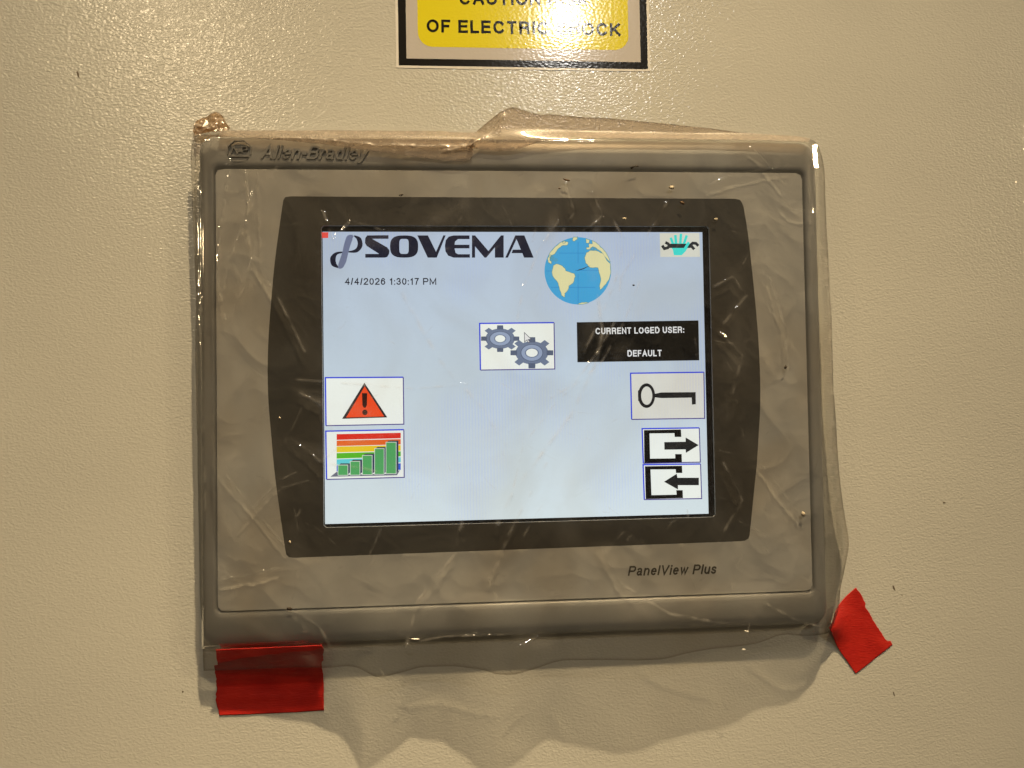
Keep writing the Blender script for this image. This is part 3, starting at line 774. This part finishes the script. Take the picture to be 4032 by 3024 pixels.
def film_h(x, z, fine=True):
    """distance of the film from the cabinet front, mm"""
    dl = outer['x0']-x; dr = x-outer['x1']; dt = z-outer['z1']; db = outer['z0']-z
    h = np.full_like(x, 14.4)
    h = h-sstep(x, outer['x0']+14, outer['x0']-3)*1.8-sstep(dl, -2, 7)*4.5
    h = h-sstep(x, outer['x1']-8, outer['x1']+2)*1.8-sstep(dr, -2, 14)*6.0
    top = np.interp(x, TOPX, TOPH)
    k = sstep(dt, -4, 5); h = h*(1-k)+top*k
    bot = np.interp(x, BOTX, BOTH)
    kern = np.clip((db+27)/44, 0, 1); h = h*(1-kern)+bot*kern
    wx = x+6*vnoise(x/30, z/30, 11); wz = z+6*vnoise(x/30, z/30, 12)
    big = .55*vnoise(wx/38, wz/46, 1)+.32*vnoise(wx/17, wz/21, 2)
    rg = .22*ridged(wx, wz, 30, 3)**2+.08*ridged(wx, wz, 15, 4)**3+.025*ridged(wx, wz, 6, 5)**3
    h = h+(big+rg*1.2)*(1-.65*sstep(dt, -18, -2))
    # tension folds that run to the corners and edges
    h = h+.35*kern*vnoise(x/14+z/60, z/70, 8)+.25*k*vnoise(x/16, z/30, 9)
    for P, a_, w_ in CR:
        a_, w_ = a_*.8, w_*.7
        lo = P.min(0)-4*w_; hi = P.max(0)+4*w_
        m = (x > lo[0]) & (x < hi[0]) & (z > lo[1]) & (z < hi[1])
        if not m.any(): continue
        xs, zs = x[m], z[m]; d = np.full(xs.shape, 1e9)
        for i in range(len(P)-1):
            A, B = P[i], P[i+1]; L2 = ((B-A)**2).sum()
            t = np.clip(((xs-A[0])*(B[0]-A[0])+(zs-A[1])*(B[1]-A[1]))/L2, 0, 1)
            d = np.minimum(d, np.hypot(xs-A[0]-t*(B[0]-A[0]), zs-A[1]-t*(B[1]-A[1])))
        j = .6+.5*vnoise(xs/4.0, zs/4.0, 21)
        h[m] += a_*np.clip(j, 0.1, 1.2)*np.exp(-(d/w_)**1.4)
    # never through the panel
    inside = (np.maximum(dl, dr) < 0) & (np.maximum(dt, db) < 0)
    edge = np.minimum(np.minimum(-dl, -dr), np.minimum(-dt, -db))
    body = 14.1-4.2*sstep(-edge, -6, 0)**2
    return np.where(inside, np.maximum(h, body+.12), np.maximum(h, .8))
def crease_mask(x, z):
    m = np.zeros_like(x)
    for P, a_, w_, g_ in [(P, a_, w_*.5, 1.0) for P, a_, w_ in CR]+SOFT:
        lo = P.min(0)-4*w_; hi = P.max(0)+4*w_
        k = (x > lo[0]) & (x < hi[0]) & (z > lo[1]) & (z < hi[1])
        if not k.any(): continue
        xs, zs = x[k], z[k]; d = np.full(xs.shape, 1e9)
        for i in range(len(P)-1):
            A, B = P[i], P[i+1]; L2 = ((B-A)**2).sum()
            t = np.clip(((xs-A[0])*(B[0]-A[0])+(zs-A[1])*(B[1]-A[1]))/L2, 0, 1)
            d = np.minimum(d, np.hypot(xs-A[0]-t*(B[0]-A[0]), zs-A[1]-t*(B[1]-A[1])))
        m[k] += g_*np.clip((.25 if g_ > .35 else .55)+.9*vnoise(xs/(4+w_*3), zs/(4+w_*3), 67), 0, 1)*np.exp(-(d/w_)**2)
    return np.clip(m, 0, 1)
def film_patch(E_t, E_b, E_l, E_r, nu, nv, off=0.0, hf=film_h):
    """grid between four edge curves; edges are lists of (x,z)"""
    def rs(P, n):
        P = np.array(P); d = np.r_[0, np.cumsum(np.hypot(*np.diff(P, axis=0).T))]; t = np.linspace(0, d[-1], n)
        return np.c_[np.interp(t, d, P[:, 0]), np.interp(t, d, P[:, 1])]
    T = rs(E_t, nu)[None]; B = rs(E_b, nu)[None]; Lf = rs(E_l, nv)[:, None]; Rt = rs(E_r, nv)[:, None]
    s = np.linspace(0, 1, nu)[None, :, None]; t = np.linspace(0, 1, nv)[:, None, None]
    P = (1-t)*T+t*B+(1-s)*Lf+s*Rt-((1-s)*(1-t)*T[:, :1]+s*(1-t)*T[:, -1:]+(1-s)*t*B[:, :1]+s*t*B[:, -1:])
    x, z = P[..., 0].ravel(), P[..., 1].ravel()
    h = hf(x.copy(), z.copy())+off
    return np.c_[x, -h, z], nu, nv
def grid_obj(name, co, nu, nv, mat, parent=None):
    me = bpy.data.meshes.new(name)
    i = np.arange((nv-1)*(nu-1)); r = i//(nu-1); c = i % (nu-1); a0 = r*nu+c
    f = np.c_[a0, a0+nu, a0+nu+1, a0+1].astype(np.int32)
    me.vertices.add(len(co)); me.vertices.foreach_set('co', (co*MM).astype(np.float32).ravel())
    me.loops.add(f.size); me.loops.foreach_set('vertex_index', f.ravel())
    me.polygons.add(len(f)); me.polygons.foreach_set('loop_start', np.arange(0, f.size, 4, dtype=np.int32))
    me.polygons.foreach_set('use_smooth', np.ones(len(f), bool))
    at = me.attributes.new('crease', 'FLOAT', 'POINT')
    at.data.foreach_set('value', crease_mask(co[:, 0].copy(), co[:, 2].copy()).astype(np.float32))
    rr, cc = np.divmod(np.arange(nu*nv), nu)
    dd = np.minimum(np.minimum(rr, nv-1-rr)*.5, np.minimum(cc, nu-1-cc)*.5)          # about half a millimetre a step
    ah = me.attributes.new('hem', 'FLOAT', 'POINT')
    ah.data.foreach_set('value', np.exp(-(dd/1.1)**2).astype(np.float32))
    me.materials.append(mat); me.update(calc_edges=True); me.validate()
    o = bpy.data.objects.new(name, me); COL.objects.link(o)
    if parent: o.parent = parent
    return o
eT = V([(424, 301), (440, 292), (478, 285), (531, 284), (606, 284), (750, 284), (937, 285), (1000, 287), (1025, 285)], -9)+V([(1042, 268), (1060, 256), (1078, 245), (1087, 240), (1105, 233), (1130, 238), (1165, 246)], -12)+V([(1199, 251), (1327, 256), (1407, 263), (1518, 273), (1598, 285), (1680, 293), (1719, 297), (1742, 305)], -8)
eB = V([(444, 1445)], -6)+V([(560, 1444), (640, 1438), (703, 1437)], -11)+V([(760, 1449), (815, 1463), (860, 1459), (908, 1451), (985, 1447), (1040, 1450), (1075, 1456), (1110, 1454), (1160, 1444), (1214, 1433), (1310, 1428), (1426, 1425), (1490, 1413), (1540, 1405), (1639, 1395), (1698, 1378)], -24)+V([(1740, 1374)], -18)+V([(1788, 1367)], -12)
eL = V([(424, 301), (417, 330), (418, 400), (421, 480), (426, 560), (431, 660), (429, 750), (431, 850), (434, 950), (437, 1100), (440, 1250), (442, 1350), (444, 1445)], -7)
eR = V([(1742, 305), (1757, 325), (1771, 366), (1776, 445), (1784, 583), (1791, 689), (1793, 760), (1796, 837), (1804, 938), (1810, 1010), (1819, 1081), (1834, 1163), (1832, 1195), (1822, 1235), (1813, 1265), (1809, 1301), (1800, 1330), (1788, 1367)], -7)
eL[0] = eT[0]; eL[-1] = eB[0]; eR[0] = eT[-1]; eR[-1] = eB[-1]
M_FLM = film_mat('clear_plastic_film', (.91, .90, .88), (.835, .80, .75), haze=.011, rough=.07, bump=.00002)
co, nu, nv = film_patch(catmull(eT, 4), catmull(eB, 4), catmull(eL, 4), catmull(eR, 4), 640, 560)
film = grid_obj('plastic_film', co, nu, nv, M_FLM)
tag(film, 'crinkled clear plastic film taped over the touch screen terminal', 'plastic film')

# brown packing tape along the film's top edge, and the wad at its corner
M_TAPE = film_mat('brown_packing_tape', (.87, .79, .71), (.77, .68, .59), hcol=(.62, .54, .46), haze=.16, rough=.42, bump=.00012, gloss=.40)
tT = [p for p in eT[2:9]]
tB = V([(479, 300), (560, 303), (700, 316), (860, 338), (1000, 352), (1022, 335)], -12)
co, nu, nv = film_patch(catmull(tT, 3), catmull(tB, 3), [tT[0], tB[0]], [tT[-1], tB[-1]], 240, 40, off=.35)
o = grid_obj('packing_tape', co, nu, nv, M_TAPE)
tag(o, 'long translucent brown tape strip on the film above the maker name', 'packing tape', 'brown packing tape on the film')
tT = eT[8:]
tB = V([(1010, 322), (1100, 330), (1200, 304), (1400, 302), (1600, 305), (1720, 309), (1741, 310)], -12)
co, nu, nv = film_patch(catmull(tT, 3), catmull(tB, 3), [tT[0], tB[0]], [tT[-1], tB[-1]], 260, 40, off=.35)
o = grid_obj('packing_tape', co, nu, nv, M_TAPE)
tag(o, 'brown tape strip with a puckered peak along the right half of the top edge', 'packing tape', 'brown packing tape on the film')
M_WAD = film_mat('brown_tape_wad', (.62, .46, .31), (.50, .36, .24), hcol=(.5, .36, .24), haze=.30, rough=.35, bump=.0002, gloss=1.0)
def wad_h(x, z):
    return 3.0+1.6*vnoise(x/6, z/5, 31)+.8*vnoise(x/2.5, z/2.5, 32)+.15*(z-V([(455, 275)])[0][1])*-1
co, nu, nv = film_patch(catmull(V([(422, 272), (428, 262), (446, 256), (470, 247), (484, 254), (492, 270)]), 3), catmull(V([(428, 300), (450, 297), (475, 292), (498, 286)]), 3),
                        V([(422, 272), (421, 288), (428, 300)]), V([(492, 270), (499, 279), (498, 286)]), 70, 50, hf=wad_h)
o = grid_obj('packing_tape', co, nu, nv, M_WAD)
tag(o, 'small crumpled brown tape wad at the top left corner of the film', 'packing tape', 'brown packing tape on the film')

# ================================================================== red tape
def red_mat():
    m, nt, p = newmat('red_cloth_tape')
    L = nt.links
    mp = mapping(nt, (1, 1, 1))
    nz = N(nt, 'ShaderNodeTexNoise', Scale=60.0, Detail=5.0); L.new(mp.outputs[0], nz.inputs['Vector'])
    r = N(nt, 'ShaderNodeValToRGB'); r.color_ramp.elements[0].color = (.39, .010, .007, 1); r.color_ramp.elements[1].color = (.52, .020, .012, 1)
    r.color_ramp.elements[0].position = .35; r.color_ramp.elements[1].position = .65
    L.new(nz.outputs[0], r.inputs[0]); L.new(r.outputs[0], p.inputs['Base Color'])
    p.inputs['Roughness'].default_value = .5
    p.inputs['Specular IOR Level'].default_value = .35
    m2 = mapping(nt, (260, 260, 1500))
    n2 = N(nt, 'ShaderNodeTexNoise', Scale=1.0, Detail=3.0); L.new(m2.outputs[0], n2.inputs['Vector'])
    b = N(nt, 'ShaderNodeBump', Strength=1.0, Distance=.00022); L.new(n2.outputs[0], b.inputs['Height']); L.new(b.outputs[0], p.inputs['Normal'])
    return m
M_RED = red_mat()
def tape(name, T, B, Lf, Rt, hf, nu=90, nv=70):
    co, nu, nv = film_patch(T, B, Lf, Rt, nu, nv, hf=hf)
    o = grid_obj(name, co, nu, nv, M_RED)
    md = o.modifiers.new('thickness', 'SOLIDIFY'); md.thickness = .00025; md.offset = -1
    return o
rnd = random.Random(11)
def jag(p, q, n, a):
    p = np.array(p); q = np.array(q); d = (q-p)/np.linalg.norm(q-p); m = np.array([-d[1], d[0]])
    return [tuple(p+(q-p)*i/n+(m*rnd.uniform(-a, a) if 0 < i < n else 0)) for i in range(n+1)]
yt = -10
Tt = V([(470, 1400), (560, 1396), (640, 1393), (697, 1390)], -13.2)
Bt = V([(473, 1546.5), (560, 1543), (640, 1539.5), (699.5, 1535.5)], -1)
zc = V([(580, 1478)])[0][1]; ztp = Tt[1][1]
Lt = [Tt[0]]+jag(V([(472, 1416)], -9)[0], V([(473, 1434)], -7)[0], 5, .3)+[V([(464.7, 1435.5)], -7)[0]]+jag(V([(464.7, 1437)], -7)[0], V([(465, 1512)], -1)[0], 14, .35)+V([(468, 1528), (471, 1535)], -1)+[Bt[0]]
Rt_ = [Tt[-1]]+jag(V([(700.5, 1397)], -12)[0], V([(700, 1424)], -8)[0], 8, .5)+[V([(696, 1427.5)], -7)[0]]+jag(V([(696, 1429)], -7)[0], V([(698, 1467)], -2)[0], 8, .3)+[Bt[-1]]
def h1(x, z):
    t = np.clip((z-zc)/(ztp-zc), 0, 1)
    return .5+15.4*t**1.1+.12*vnoise(x/14, z/9, 41)+.25*vnoise(x/30, z/5, 42)*(1-t)
o = tape('red_tape', Tt, Bt, Lt, Rt_, h1)
tag(o, 'wide dark red cloth tape under the bottom left corner of the terminal', 'tape', 'red tape holding the film down')
Ta = V([(1776, 1345.5), (1800.5, 1315.4), (1828.5, 1289.6), (1851, 1270.7)], -1.5)
Bb = V([(1849, 1456), (1928.4, 1393)], -.6)
La = [Ta[0]]+jag(V([(1778, 1349)], -3)[0], V([(1792, 1371)], -1)[0], 6, .35)+V([(1809, 1399), (1819, 1413), (1830.7, 1429), (1838, 1440)], -.6)+[Bb[0]]
Ra = [Ta[-1]]+V([(1860, 1283), (1867, 1298), (1870, 1303), (1869, 1310)], -.6)+jag(V([(1872, 1316)], -.6)[0], V([(1907, 1372)], -.6)[0], 12, .3)+V([(1913, 1381), (1918, 1385), (1924, 1385)], -.6)+[Bb[-1]]
c2 = np.array(Ta[0])
def h2(x, z):
    d = np.hypot(x-c2[0], z-c2[1])
    return .5+9*np.exp(-(d/11)**2)+.15*vnoise(x/9, z/9, 51)
o = tape('red_tape', Ta, Bb, La, Ra, h2)
tag(o, 'tilted small red tape patch off the bottom right corner of the terminal', 'tape', 'red tape holding the film down')

# ================================================================== grit caught on the film
M_D = plastic('dark_grit', (.03, .02, .012), .7, .3, 0); M_L = plastic('pale_chip', (.52, .45, .34), .65, .3, 0); M_WH = plastic('white_chip', (.8, .77, .7), .5, .1, 0); M_BR = plastic('brown_grit', (.10, .055, .025), .7, .3, 0)
def crumb(name, cat, label, pts, mat, th=.28, lift=.2):
    c = V(pts, -14)
    cxx = np.mean([p[0] for p in c]); czz = np.mean([p[1] for p in c])
    h = float(film_h(np.array([cxx]), np.array([czz]))[0])+lift
    P = V(pts, -h); k = len(P); m_ = (np.mean([p[0] for p in P]), np.mean([p[1] for p in P]))
    vs = [(p[0], -h, p[1]) for p in P]+[(m_[0], -h-th, m_[1]), (m_[0], -h+th*.4, m_[1])]
    fs = [[i, (i+1) % k, k] for i in range(k)]+[[(i+1) % k, i, k+1] for i in range(k)]
    q = M(); q.add(vs, fs, mat, True); o = q.build(name); tag(o, label, cat, 'grit caught on the film')
def blob(x, y, rx, ry, a=0, n=7):
    r = random.Random(int(x*7+y)); ca, sa = math.cos(a), math.sin(a); out = []
    for i in range(n):
        t = 2*math.pi*i/n; k = r.uniform(.7, 1.2); px, py = rx*k*math.cos(t), ry*k*math.sin(t)
        out.append((x+px*ca-py*sa, y+px*sa+py*ca))
    return out
crumb('grit_speck', 'grit', 'pair of black specks just above the dark screen border on the left', blob(867, 421, 5, 2.2, -.4), M_D)
crumb('grit_speck', 'grit', 'dark brown flake near the top groove above the middle of the screen', blob(1224, 389, 9, 2.6, .3), M_BR)
crumb('grit_speck', 'grit', 'brown speck below the larger brown flake, above the globe', blob(1208, 407, 3, 2), M_BR)
crumb('paint_chip', 'chip', 'pale cream chip above the upper right corner of the dark border', blob(1451, 405, 7, 4), M_L)
crumb('grit_speck', 'grit', 'brown crumb on the dark border below the cream chip', blob(1474, 438, 6, 4, .5), M_BR)
crumb('paint_chip', 'chip', 'small tan chip on the dark border left of the screen corner, above the globe', blob(1349, 472, 4.5, 3), M_L)
crumb('paint_chip', 'chip', 'tan chip on the dark border right of the brown crumb', blob(1547, 474, 5, 3.5), M_L)
crumb('grit_speck', 'grit', 'tiny black speck on the screen right of the globe', blob(1369, 616, 3, 1.8), M_D)
crumb('grit_speck', 'grit', 'thin dark sliver lying across the globe', [(1244, 585), (1253, 581), (1258, 580), (1276, 573), (1260, 581.5), (1253, 583)], M_D, .2)
crumb('grit_speck', 'grit', 'black speck on the light frame right of the key button', blob(1697, 793, 4.5, 3, -1.0), M_D)
crumb('grit_speck', 'grit', 'black speck in the bottom groove above the wide red tape', blob(625, 1315, 6, 4), M_D)
crumb('grit_speck', 'grit', 'short dark hook across the top groove above the right part of the screen', [(1361, 362), (1370, 358), (1378, 357), (1380, 360), (1370, 361), (1364, 366)], M_D, .2)
crumb('paint_chip', 'chip', 'cream ring shaped chip near the lower right of the light frame', blob(1735, 1111, 5, 6), M_L)
crumb('paint_chip', 'chip', 'white chip on the bottom film edge below the product name', blob(1607, 1403, 5, 2.4), M_WH)
crumb('paint_chip', 'chip', 'white chip at the bottom edge of the bezel right of the product name', blob(1613, 1364, 7, 2.2, .1), M_WH)
crumb('paint_chip', 'chip', 'white streaky chip at the bottom edge of the bezel, right of the wide red tape', blob(896, 1381, 13, 2.5, .05), M_WH)
crumb('grit_speck', 'grit', 'orange brown crumb on the dark border left of the screen, beside the alarm button', blob(604, 903, 4, 3, .8), M_L)
crumb('paint_chip', 'chip', 'tan chip on the dark border below and left of the screen', blob(626, 1171, 2.5, 4, -.3), M_L)
